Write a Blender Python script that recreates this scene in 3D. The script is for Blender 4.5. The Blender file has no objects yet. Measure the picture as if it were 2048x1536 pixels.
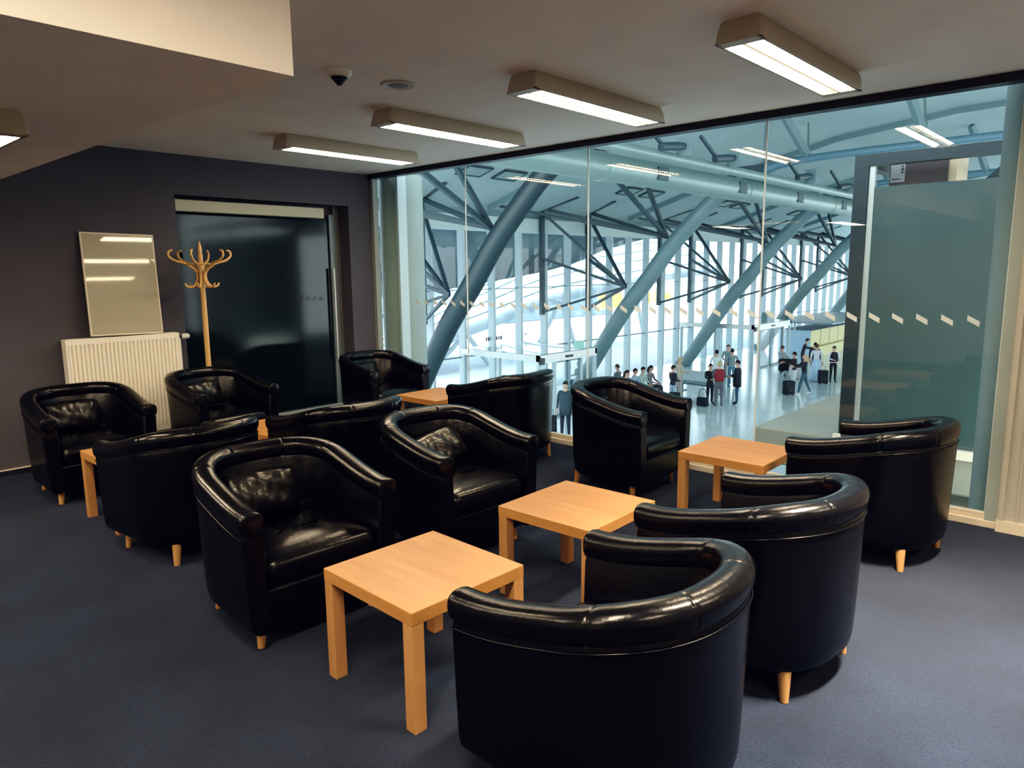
import bpy, bmesh, math, random
from mathutils import Vector, Matrix
random.seed(7)
PI = math.pi
SC = bpy.context.scene
COL = SC.collection

# ------------------------------------------------------------------ helpers
class MB:
    """collects vertices and faces of one mesh"""
    def __init__(s): s.v = []; s.f = []; s.m = []
    def add(s, vs, fs, mi=0):
        o = len(s.v); s.v += [tuple(p) for p in vs]
        for f in fs: s.f.append([o+i for i in f]); s.m.append(mi)
        return s
    def box(s, x0, x1, y0, y1, z0, z1, mi=0):
        return s.add([(x0,y0,z0),(x1,y0,z0),(x1,y1,z0),(x0,y1,z0),(x0,y0,z1),(x1,y0,z1),(x1,y1,z1),(x0,y1,z1)],
            [(3,2,1,0),(4,5,6,7),(0,1,5,4),(1,2,6,5),(2,3,7,6),(3,0,4,7)], mi)
    def prism(s, poly, a, b, axis='y', mi=0):
        def P(p, t):
            return {'y':(p[0],t,p[1]),'x':(t,p[0],p[1]),'z':(p[0],p[1],t)}[axis]
        n = len(poly)
        vs = [P(p,a) for p in poly]+[P(p,b) for p in poly]
        fs = [list(range(n))[::-1], list(range(n,2*n))]+[(i,(i+1)%n,n+(i+1)%n,n+i) for i in range(n)]
        return s.add(vs, fs, mi)
    def tube(s, path, r, seg=10, cap=True, mi=0, flat=1.0):
        path = [Vector(p) for p in path]; n = len(path)
        rs = r if isinstance(r,(list,tuple)) else [r]*n
        vs = []; up = None
        for i,p in enumerate(path):
            t = (path[min(i+1,n-1)]-path[max(i-1,0)]).normalized()
            if up is None:
                up = Vector((0,0,1)) if abs(t.z)<.9 else Vector((1,0,0))
            a = t.cross(up).normalized(); b = a.cross(t).normalized(); up = b
            for k in range(seg):
                an = 2*PI*k/seg
                vs.append(p+a*math.cos(an)*rs[i]+b*math.sin(an)*rs[i]*flat)
        fs = [(i*seg+k,i*seg+(k+1)%seg,(i+1)*seg+(k+1)%seg,(i+1)*seg+k) for i in range(n-1) for k in range(seg)]
        if cap: fs += [list(range(seg))[::-1], list(range((n-1)*seg,n*seg))]
        return s.add(vs, fs, mi)
    def bar(s, p, q, w, h, mi=0):
        p = Vector(p); q = Vector(q); t = (q-p).normalized()
        up = Vector((0,0,1)) if abs(t.z)<.95 else Vector((0,1,0))
        a = t.cross(up).normalized()*w/2; b = a.normalized().cross(t).normalized()*h/2
        vs = [p-a-b,p+a-b,p+a+b,p-a+b,q-a-b,q+a-b,q+a+b,q-a+b]
        return s.add(vs,[(3,2,1,0),(4,5,6,7),(0,1,5,4),(1,2,6,5),(2,3,7,6),(3,0,4,7)],mi)
    def lathe(s, prof, seg=24, c=(0,0,0), mi=0):
        vs = []; n = len(prof)
        for r,z in prof:
            for k in range(seg):
                a = 2*PI*k/seg; vs.append((c[0]+r*math.cos(a),c[1]+r*math.sin(a),c[2]+z))
        fs = [(i*seg+k,i*seg+(k+1)%seg,(i+1)*seg+(k+1)%seg,(i+1)*seg+k) for i in range(n-1) for k in range(seg)]
        fs += [list(range(seg))[::-1], list(range((n-1)*seg,n*seg))]
        return s.add(vs, fs, mi)
    def ball(s, c, r, seg=12, rings=8, mi=0):
        rx,ry,rz = r if isinstance(r,(list,tuple)) else (r,r,r)
        vs = [(c[0],c[1],c[2]-rz)]
        for i in range(1,rings):
            t = -PI/2+PI*i/rings
            for k in range(seg):
                a = 2*PI*k/seg
                vs.append((c[0]+rx*math.cos(t)*math.cos(a),c[1]+ry*math.cos(t)*math.sin(a),c[2]+rz*math.sin(t)))
        vs.append((c[0],c[1],c[2]+rz)); L = len(vs)-1
        fs = [(0,1+(k+1)%seg,1+k) for k in range(seg)]
        for i in range(rings-2):
            for k in range(seg):
                a = 1+i*seg
                fs.append((a+k,a+(k+1)%seg,a+seg+(k+1)%seg,a+seg+k))
        a = 1+(rings-2)*seg
        fs += [(a+k,a+(k+1)%seg,L) for k in range(seg)]
        return s.add(vs, fs, mi)
    def grid(s, pts, mi=0):
        """pts[i][j] grid of points"""
        n = len(pts); m = len(pts[0])
        return s.add([p for row in pts for p in row],
            [(i*m+j,i*m+j+1,(i+1)*m+j+1,(i+1)*m+j) for i in range(n-1) for j in range(m-1)], mi)
    def build(s, name, mats, parent=None, smooth=False, bevel=0, loc=None, rz=0, label=None, angle=None):
        me = bpy.data.meshes.new(name)
        me.from_pydata([tuple(p) for p in s.v], [], s.f)
        if not isinstance(mats,(list,tuple)): mats = [mats]
        for m in mats: me.materials.append(m)
        me.polygons.foreach_set('material_index', s.m)
        bm = bmesh.new(); bm.from_mesh(me); bmesh.ops.recalc_face_normals(bm, faces=bm.faces); bm.to_mesh(me); bm.free()
        if smooth: me.polygons.foreach_set('use_smooth', [True]*len(me.polygons))
        if smooth and angle: me.set_sharp_from_angle(angle=math.radians(angle))
        o = bpy.data.objects.new(name, me); COL.objects.link(o)
        if parent: o.parent = parent
        if loc: o.location = loc
        o.rotation_euler.z = rz
        if bevel:
            b = o.modifiers.new('bevel','BEVEL'); b.width = bevel; b.segments = 2; b.limit_method = 'ANGLE'
        if label: o['label'] = label
        return o

def empty(name, loc=(0,0,0), rz=0):
    o = bpy.data.objects.new(name, None); o.empty_display_size = .1
    o.location = loc; o.rotation_euler.z = rz; COL.objects.link(o); return o
def tag(o, label, cat, group=None):
    o['label'] = label; o['category'] = cat
    if group: o['group'] = group
    return o
def struct(o, label=None):
    o['kind'] = 'structure'
    if label: o['label'] = label; 
    return o
def dup(root, loc, rz=0):
    r = root.copy(); COL.objects.link(r); r.location = loc; r.rotation_euler.z = rz
    for ch in root.children:
        c = ch.copy(); COL.objects.link(c); c.parent = r
        for g in ch.children:
            d = g.copy(); COL.objects.link(d); d.parent = c
    return r

# ------------------------------------------------------------------ materials
def nodes(m): return m.node_tree.nodes, m.node_tree.links
def mat(name, col, rough=.5, metal=0, spec=.5, noise=0, nscale=20, bump=0, bscale=80, stretch=None, col2=None, coat=0, emit=None, estr=0, detail=4, wallshade=None):
    m = bpy.data.materials.new(name); m.use_nodes = True
    N, L = nodes(m); b = N['Principled BSDF']
    b.inputs['Base Color'].default_value = (*col,1); b.inputs['Roughness'].default_value = rough
    b.inputs['Metallic'].default_value = metal; b.inputs['Specular IOR Level'].default_value = spec
    b.inputs['Coat Weight'].default_value = coat
    if emit: b.inputs['Emission Color'].default_value = (*emit,1); b.inputs['Emission Strength'].default_value = estr
    tc = N.new('ShaderNodeTexCoord'); mp = N.new('ShaderNodeMapping')
    L.new(tc.outputs['Object'], mp.inputs['Vector'])
    if stretch: mp.inputs['Scale'].default_value = stretch
    if noise or col2:
        n = N.new('ShaderNodeTexNoise'); n.inputs['Scale'].default_value = nscale; n.inputs['Detail'].default_value = detail
        L.new(mp.outputs['Vector'], n.inputs['Vector'])
        r = N.new('ShaderNodeValToRGB')
        c2 = col2 if col2 else tuple(c*(1+noise) for c in col); c1 = col if col2 else tuple(c*(1-noise) for c in col)
        r.color_ramp.elements[0].position = .35; r.color_ramp.elements[1].position = .68
        r.color_ramp.elements[0].color = (*c1,1); r.color_ramp.elements[1].color = (*c2,1)
        L.new(n.outputs['Fac'], r.inputs['Fac']); L.new(r.outputs['Color'], b.inputs['Base Color'])
    if bump:
        n2 = N.new('ShaderNodeTexNoise'); n2.inputs['Scale'].default_value = bscale; n2.inputs['Detail'].default_value = 3
        L.new(tc.outputs['Object'], n2.inputs['Vector'])
        bp = N.new('ShaderNodeBump'); bp.inputs['Strength'].default_value = bump; bp.inputs['Distance'].default_value = .01
        L.new(n2.outputs['Fac'], bp.inputs['Height']); L.new(bp.outputs['Normal'], b.inputs['Normal'])
    return m
def glass(name, tint=(1,1,1), base=.04, rough=0.0, gmix=1.0):
    """thin architectural pane: clear transmission plus angle dependent mirror reflection"""
    m = bpy.data.materials.new(name); m.use_nodes = True; N, L = nodes(m)
    N.remove(N['Principled BSDF']); out = N['Material Output']
    t = N.new('ShaderNodeBsdfTransparent'); t.inputs['Color'].default_value = (*tint,1)
    g = N.new('ShaderNodeBsdfGlossy'); g.inputs['Roughness'].default_value = rough; g.inputs['Color'].default_value = (gmix,gmix,gmix,1)
    lw = N.new('ShaderNodeLayerWeight'); lw.inputs['Blend'].default_value = .5
    p = N.new('ShaderNodeMath'); p.operation = 'POWER'; p.inputs[1].default_value = 5
    L.new(lw.outputs['Facing'], p.inputs[0])
    ma = N.new('ShaderNodeMath'); ma.operation = 'MULTIPLY_ADD'; ma.inputs[1].default_value = 1-base; ma.inputs[2].default_value = base
    L.new(p.outputs[0], ma.inputs[0])
    mx = N.new('ShaderNodeMixShader'); L.new(ma.outputs[0], mx.inputs[0]); L.new(t.outputs[0], mx.inputs[1]); L.new(g.outputs[0], mx.inputs[2])
    L.new(mx.outputs[0], out.inputs['Surface']); return m
def wood(name, c1, c2, axis=(1,12,12), rough=.38, sc=2.2):
    m = mat(name, c1, rough=rough, col2=c2, nscale=sc, stretch=axis, detail=7)
    N, L = nodes(m)
    return m

M = {}
M['leather'] = mat('black_leather', (.0022,.0026,.0050), rough=.25, spec=.42, bump=.10, bscale=55, coat=.0)
N_, L_ = nodes(M['leather']); N_['Principled BSDF'].inputs['Coat Roughness'].default_value = .35
M['leather_worn'] = mat('worn_black_leather', (.007,.007,.008), rough=.33, spec=.5, bump=.35, bscale=14, coat=.1)
M['birch'] = wood('birch_veneer', (.445,.202,.071), (.53,.268,.104), (1.2,9,9), .36, 1.6)
M['birch_leg'] = wood('birch_leg', (.44,.215,.09), (.52,.275,.125), (7,7,1), .4, 2.5)
M['chair_leg'] = wood('beech_leg', (.50,.27,.115), (.60,.34,.15), (8,8,1), .42, 3)
M['bentwood'] = wood('bent_beech', (.62,.36,.15), (.72,.45,.20), (5,5,1), .3, 3)
M['carpet'] = mat('navy_carpet', (.0034,.0102,.0285), rough=1, spec=.08, col2=(.0095,.0213,.0520), nscale=2.0, bump=1.0, bscale=260, detail=9)
def carpet_fix():
    m = M['carpet']; N, L = nodes(m); b = N['Principled BSDF']
    b.inputs['Sheen Weight'].default_value = .2; b.inputs['Sheen Roughness'].default_value = .5
    b.inputs['Sheen Tint'].default_value = (.55,.6,.75,1)
    # fine pile speckle multiplied on the soft patches
    tc = N['Texture Coordinate']; n = N.new('ShaderNodeTexNoise'); n.inputs['Scale'].default_value = 130; n.inputs['Detail'].default_value = 2
    L.new(tc.outputs['Object'], n.inputs['Vector'])
    r = N.new('ShaderNodeMapRange'); r.inputs['From Min'].default_value = .3; r.inputs['From Max'].default_value = .7
    r.inputs['To Min'].default_value = .4; r.inputs['To Max'].default_value = 1.6
    L.new(n.outputs['Fac'], r.inputs['Value'])
    mx = N.new('ShaderNodeMix'); mx.data_type = 'RGBA'; mx.blend_type = 'MULTIPLY'; mx.inputs[0].default_value = 1
    src = [l for l in L if l.to_node == b and l.to_socket.name == 'Base Color'][0].from_socket
    L.new(src, mx.inputs[6]); L.new(r.outputs['Result'], mx.inputs[7]); L.new(mx.outputs[2], b.inputs['Base Color'])
carpet_fix()
M['ceiling'] = mat('ceiling_paint', (.86,.80,.77), rough=.9, noise=.03, nscale=3, bump=.04, bscale=120)
M['soffit'] = mat('soffit_paint', (.93,.87,.80), rough=.9, noise=.03, nscale=3, bump=.04, bscale=120)
M['wall_dark'] = mat('plum_grey_paint', (.088,.086,.108), rough=.85, noise=.04, nscale=3, bump=.05, bscale=150)
M['wall_beige'] = mat('beige_paint', (.47,.45,.39), rough=.8, noise=.03, nscale=3)
M['dark_trim'] = mat('dark_navy_metal', (.018,.018,.03), rough=.45)
M['cream'] = mat('cream_enamel', (.93,.88,.77), rough=.38)
M['cream_trim'] = mat('cream_trim', (.75,.66,.53), rough=.45)
M['alu'] = mat('pale_aluminium', (.55,.58,.56), rough=.38, metal=.6)
M['grey_alu'] = mat('grey_anodised', (.20,.22,.23), rough=.4, metal=.5)
M['white_pl'] = mat('white_plastic', (.8,.78,.74), rough=.4)
M['dark_pl'] = mat('black_plastic', (.015,.015,.02), rough=.4)
M['housing'] = mat('lamp_housing', (.48,.43,.36), rough=.5, noise=.03, nscale=4)
M['lens'] = mat('lit_tube_lens', (.9,.8,.6), rough=.5, emit=(1,.80,.55), estr=46)
M['louvre'] = mat('lamp_louvre', (.75,.65,.45), rough=.3, emit=(1,.80,.50), estr=.5)
M['glass'] = glass('lounge_glass', (.85,.935,.945), .035)
M['clear'] = glass('facade_glass', (.94,.98,.99), .03)
M['frost'] = mat('frosted_green_glass', (.052,.080,.082), rough=.25, spec=.5, noise=.10, nscale=1.2)
M['dark_glass'] = mat('tinted_door_glass', (.006,.013,.018), rough=.09, spec=.36)
M['mirror'] = None
M['sticker'] = mat('pale_film', (.58,.66,.70), rough=.6)
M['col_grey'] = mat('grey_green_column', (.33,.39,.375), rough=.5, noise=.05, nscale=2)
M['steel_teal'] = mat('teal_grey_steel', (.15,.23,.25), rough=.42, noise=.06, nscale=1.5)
M['booth_dark'] = mat('dark_booth_frame', (.016,.026,.031), rough=.5)
M['col_dark'] = mat('shaded_column_paint', (.15,.19,.19), rough=.5, noise=.05, nscale=2)  # same round column paint, with shade put into a darker colour
M['steel_backlit'] = mat('backlit_column_steel', (.022,.040,.048), rough=.42, noise=.06, nscale=1.5)  # same steel as the other columns, backlit shade put into the colour
M['steel_dark'] = mat('dark_teal_steel', (.035,.062,.078), rough=.5)
M['steel_blue'] = mat('blue_steel_pipe', (.12,.22,.29), rough=.4)
M['roof'] = mat('roof_lining', (.33,.43,.44), rough=.85, noise=.06, nscale=.35)
M['duct'] = mat('duct_sheet', (.21,.30,.29), rough=.4, metal=.25, noise=.05, nscale=1.5)
M['mullion'] = mat('mullion_grey', (.44,.52,.55), rough=.5)
M['fascia'] = mat('eave_fascia', (.48,.58,.58), rough=.7)
M['hall_floor'] = mat('polished_terrazzo', (.66,.74,.76), rough=.16, spec=.6, noise=.07, nscale=1.0)
M['outside_ground'] = mat('pale_paving', (.62,.66,.70), rough=.9, noise=.08, nscale=.4)
M['slab'] = mat('beige_slab', (.28,.27,.23), rough=.75, noise=.05, nscale=1.2)
M['canopy_sheet'] = mat('canopy_sheet', (.75,.82,.88), rough=.5)
M['yellow'] = mat('pale_yellow_panel', (.72,.66,.36), rough=.6)
M['pale_blue'] = mat('pale_blue_panel', (.42,.60,.74), rough=.6)
M['bldg'] = mat('grey_blue_render', (.20,.27,.31), rough=.8, noise=.1, nscale=.3)
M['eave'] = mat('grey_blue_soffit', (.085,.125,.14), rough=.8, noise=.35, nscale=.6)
M['sign_yellow'] = mat('sign_yellow', (.85,.70,.10), rough=.6)
M['sign_red'] = mat('sign_red', (.8,.25,.2), rough=.6)
M['sign_white'] = mat('sign_white', (.85,.85,.82), rough=.6)
M['green_sign'] = mat('pale_green_sign', (.35,.62,.55), rough=.5)
M['brown'] = mat('brown_box', (.06,.045,.045), rough=.6)
M['tan'] = mat('tan_box_side', (.55,.42,.28), rough=.6)
M['bench'] = mat('perforated_steel', (.36,.44,.46), rough=.35, metal=.6)
def mirror_mat():
    m = bpy.data.materials.new('reflective_pane'); m.use_nodes = True; N, L = nodes(m)
    b = N['Principled BSDF']; b.inputs['Base Color'].default_value = (.42,.39,.29,1); b.inputs['Roughness'].default_value = .6
    g = N.new('ShaderNodeBsdfGlossy'); g.inputs['Roughness'].default_value = .04; g.inputs['Color'].default_value = (.9,.9,.85,1)
    mx = N.new('ShaderNodeMixShader'); mx.inputs[0].default_value = .055
    L.new(b.outputs[0], mx.inputs[1]); L.new(g.outputs[0], mx.inputs[2]); L.new(mx.outputs[0], N['Material Output'].inputs['Surface']); return m
M['mirror'] = mirror_mat()

# ------------------------------------------------------------------ room shell   (X along the glass wall, Y towards the hall)
VG, UL, HC = 5.05, -6.72, 2.645
struct(MB().box(UL-.4,2.6,-3.0,5.08,-.25,0).build('floor', M['carpet']))
struct(MB().box(UL-.4,2.6,-3.0,VG+.06,HC,HC+.2).build('ceiling', M['ceiling']))
struct(MB().box(UL-.3,-2.27,-3.0,1.40,2.242,HC-.001).build('ceiling_soffit', M['soffit']))
w = MB()                                     # back wall with the door niche cut out of it
v0,v1,zh,rec = 2.86,4.725,2.29,.24
w.box(UL-.4,UL,-3.0,v0,0,HC).box(UL-.4,UL,v1,VG+.05,0,HC).box(UL-.4,UL,v0,v1,zh,HC).box(UL-.4,UL-rec,v0,v1,0,zh)
struct(w.build('wall_left', M['wall_dark']))
struct(MB().box(UL-.4,2.6,-3.15,-3.0,0,HC).build('wall_rear', M['wall_beige']))
struct(MB().box(2.5,2.65,-3.0,VG+.05,0,HC).build('wall_right', M['wall_beige']))
w = MB().box(-.635,2.5,VG-.05,VG+.25,0,HC)
w.box(-.625,-.60,VG-.066,VG-.05,.07,HC).box(-.54,-.53,VG-.058,VG-.05,.07,HC)
struct(w.build('wall_front', M['wall_beige']))
struct(MB().box(UL,UL+.014,-3,v0-.02,0,.045).box(UL,UL+.016,-3,v0-.02,.045,.053,1).build('baseboard_left', [M['dark_trim'],M['cream_trim']]))
struct(MB().box(-.635,2.5,VG-.068,VG-.05,0,.07).build('baseboard_front', M['cream_trim']))
struct(MB().box(UL,2.5,VG-.05,VG+.05,HC-.05,HC).build('trim_1', M['dark_trim']))
struct(MB().box(UL,-.635,VG-.035,VG+.04,0,.045).box(UL,-.635,VG-.012,VG+.03,.045,.085).box(-.70,-.635,VG-.03,VG+.04,.0,HC-.05,1)
       .build('trim_2', [M['cream_trim'],M['col_grey']], bevel=.004))
struct(MB().box(UL,UL+.055,VG-.03,VG+.04,0,HC-.05).build('trim_3', M['alu']))
# glass wall: four frameless panes with a band of slanted film markers
joints = [UL+.055,-5.21,-3.715,-2.178,-.70]
for i in range(4):
    a,b = joints[i]+.004, joints[i+1]-.004
    p = MB().add([(a,VG,.06),(b,VG,.06),(b,VG,HC-.03),(a,VG,HC-.03)],[(0,1,2,3)]).build('window_%d'%(i+1), M['glass'])
    struct(p)
    MB().box(b-.003,b+.006,VG-.006,VG+.006,.085,HC-.05).build('edge_seal', M['sticker'], p)
    s = MB(); u = -6.01
    while u < -.75:
        if a+.01 < u < b-.07:
            s.add([(u,VG-.004,1.285),(u,VG-.004,1.252),(u+.066,VG-.004,1.215),(u+.066,VG-.004,1.248)],[(0,1,2,3)])
        u += .1385
    s.build('film_marking', M['sticker'], p)
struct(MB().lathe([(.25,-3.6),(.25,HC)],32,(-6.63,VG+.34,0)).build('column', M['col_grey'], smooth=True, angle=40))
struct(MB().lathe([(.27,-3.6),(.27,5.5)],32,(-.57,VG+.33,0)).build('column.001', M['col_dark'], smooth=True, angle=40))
struct(MB().box(-6.425,-6.39,VG+.10,VG+.22,-.2,HC).build('trim_4', M['sticker']))

# door in the niche
DX = UL-rec
d = empty('door_1',(DX,0,0)); struct(d)
MB().box(.0,.045,v0,v1-.10,.10,2.16).build('door_pane', M['dark_glass'], d)
MB().box(.0,.10,v0,v1-.06,.0,.10).build('bottom_rail', M['alu'], d, bevel=.006)
MB().box(.0,.07,v1-.14,v1-.085,.1,2.2).box(.0,.05,v1-.075,v1,.0,2.29).build('door_stile', M['grey_alu'], d)
MB().tube([(.11,v1-.135,.60),(.11,v1-.135,1.62)],.014,12).tube([(.11,v1-.135,.7),(.05,v1-.135,.7)],.008,8).tube([(.11,v1-.135,1.52),(.05,v1-.135,1.52)],.008,8).build('door_handle', M['alu'], d, smooth=True, angle=40)
struct(MB().box(UL-.10,UL-.005,v0,4.42,2.145,2.25).build('trim_5', mat('header_grey',(.42,.42,.34),.6), bevel=.006))

# ------------------------------------------------------------------ radiator, leaning pane, coat stand
r = empty('radiator',(UL,0,0)); tag(r,'cream ribbed panel radiator under the leaning glass pane','radiator')
y0,y1,z0,z1 = 1.83,2.75,.19,1.055
p = MB(); n = 27; poly = []
for i in range(n):
    c = y0+.03+(y1-y0-.06)*(i+.5)/n; hw = (y1-y0-.06)/n/2
    poly += [(.125,c-hw),(.125,c-hw*.45),(.110,c-hw*.28),(.110,c+hw*.28),(.125,c+hw*.45)]
poly = [(.03,y0+.02)]+[(.125,y0+.02)]+poly+[(.125,y1-.02),(.03,y1-.02)]
p.prism(poly, z0+.035, z1-.045, 'z').box(.03,.125,y0+.015,y1-.015,z0,z0+.035).box(.03,.125,y0+.015,y1-.015,z1-.045,z1-.012)
p.build('ribbed_panel', M['cream'], r)
for yy in (y0,y1-.02): MB().box(.02,.128,yy,yy+.018,z0,z1).build('side_panel', M['cream'], r, bevel=.004)
g = MB()
for i in range(46): g.box(.028,.122,y0+.022+i*.019,y0+.030+i*.019,z1-.014,z1)
g.box(.028,.034,y0+.02,y1-.02,z1-.014,z1+.001).box(.118,.124,y0+.02,y1-.02,z1-.014,z1+.001).box(.07,.076,y0+.02,y1-.02,z1-.014,z1+.001)
g.build('top_grille', M['cream'], r)
v = MB().tube([(.075,y1,z1-.04),(.075,y1+.035,z1-.04)],.016,12).build('valve', M['dark_pl'], r, smooth=True, angle=40)
MB().tube([(.075,y1+.035,z1-.04),(.075,y1+.05,z1-.04),(.075,y1+.095,z1-.04),(.075,y1+.105,z1-.04)],[.021,.026,.024,.018],16).build('thermostat_head', M['white_pl'], v, smooth=True, angle=40)
for yy in (y1+.02,): MB().tube([(.075,yy,z1-.05),(.075,yy,.25),(.02,yy,.12)],.008,8).build('pipe', M['white_pl'], r, smooth=True)
for yy in (y0+.15,y1-.15): MB().box(0,.035,yy,yy+.04,.3,.95).build('wall_bracket', M['cream'], r)

# leaning framed glass pane
pr_ = empty('leaning_glass_pane',(UL+.105,2.03,z1+.004)); tag(pr_,'framed greenish glass pane leaning on the wall atop the radiator','framed pane')
tilt = math.atan2(.085,.86); ww,hh = .585,.865
fr = MB().box(-.008,.008,0,ww,0,.012).box(-.008,.008,0,ww,hh-.012,hh).box(-.008,.008,0,.012,0,hh).box(-.008,.008,ww-.012,ww,0,hh)
a = fr.build('frame', M['cream_trim'], pr_); b = MB().box(-.004,.005,.010,ww-.010,.010,hh-.010).build('glass_sheet', M['mirror'], pr_)
pr_.rotation_euler = (0,-tilt,0)
pr_.rotation_euler.x = -.018; pr_.location.z += .012

# coat stand
cs = empty('coat_stand',(-6.43,2.92,0)); tag(cs,'bentwood coat stand with curled hooks in front of the dark glass door','coat stand')
MB().lathe([(.021,.03),(.023,.5),(.023,1.2),(.022,1.46),(.022,1.66),(.021,1.72)],16).build('pole', M['bentwood'], cs, smooth=True, angle=50)
MB().lathe([(.020,1.72),(.023,1.735),(.017,1.755),(.019,1.79),(.013,1.83),(.003,1.865)],16).build('finial', M['bentwood'], cs, smooth=True, angle=50)
MB().tube([(.12*math.cos(t*PI/14),.12*math.sin(t*PI/14),1.665) for t in range(29)],.0085,8).build('ring', M['bentwood'], cs, smooth=True)
def bez(P, n=24):
    out = []
    for i in range(len(P)-1):
        p0 = Vector(P[max(i-1,0)]); p1 = Vector(P[i]); p2 = Vector(P[i+1]); p3 = Vector(P[min(i+2,len(P)-1)])
        for k in range(n//(len(P)-1)+1):
            t = k/(n//(len(P)-1)+1)
            out.append(.5*((2*p1)+(-p0+p2)*t+(2*p0-5*p1+4*p2-p3)*t*t+(-p0+3*p1-3*p2+p3)*t**3))
    out.append(Vector(P[-1])); return out
for k in range(6):
    an = k*PI/3+.35; c,s_ = math.cos(an),math.sin(an)
    prof = [(.145,1.497),(.13,1.470),(.085,1.462),(.047,1.50),(.033,1.56),(.055,1.615),(.13,1.668),(.215,1.695),(.262,1.735),(.258,1.775),(.228,1.785)]
    pts = bez([(x*c,x*s_,z) for x,z in prof], 44)
    MB().tube(pts,[.0115-.003*abs(2*i/(len(pts)-1)-1)**3 for i in range(len(pts))],8).build('hook', M['bentwood'], cs, smooth=True)
for k in range(4):
    an = k*PI/2+.6; c,s_ = math.cos(an),math.sin(an)
    pts = bez([(x*c,x*s_,z) for x,z in [(.024,.42),(.05,.34),(.10,.30),(.15,.18),(.17,.06),(.205,.012)]], 24)
    MB().tube(pts,.012,8).build('leg', M['bentwood'], cs, smooth=True)

# ------------------------------------------------------------------ tub chairs
CW,CD,CY0,CHA,CHB = .377,.355,.018,.638,.761
def chair_path(inset=0.0, n=64, ext=0.0):
    """points (x,y,nx,ny,h) along the U from the front of one arm round the back to the other"""
    out = []; P = 2.3
    w_ = CW-inset
    for i in range(n+1):
        t = i/n
        if t < .25: x,y,nx,ny = -w_,-CD-ext+(CY0+CD+ext)*t/.25,-1,0
        elif t > .75: x,y,nx,ny = w_,CY0-(CY0+CD+ext)*(t-.75)/.25,1,0
        else:
            a = PI*(1-(t-.25)/.5); c,s = math.cos(a),math.sin(a)
            x = w_*math.copysign(abs(c)**(2/P),c); y = CY0+(CD-inset-CY0)*abs(s)**(2/P)
            nx = math.copysign(abs(c)**(2-2/P),c)/w_; ny = abs(s)**(2-2/P)/(CD-inset-CY0)
            l = math.hypot(nx,ny); nx/=l; ny/=l
        k = max(0,min(1,(y+CD)/(2*CD))); h = CHA+(CHB-CHA)*k*k*(3-2*k)
        out.append((x,y,nx,ny,h))
    return out
def flare(z,h): return .024*(1-max(0,min(1,z/h)))**1.15
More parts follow.
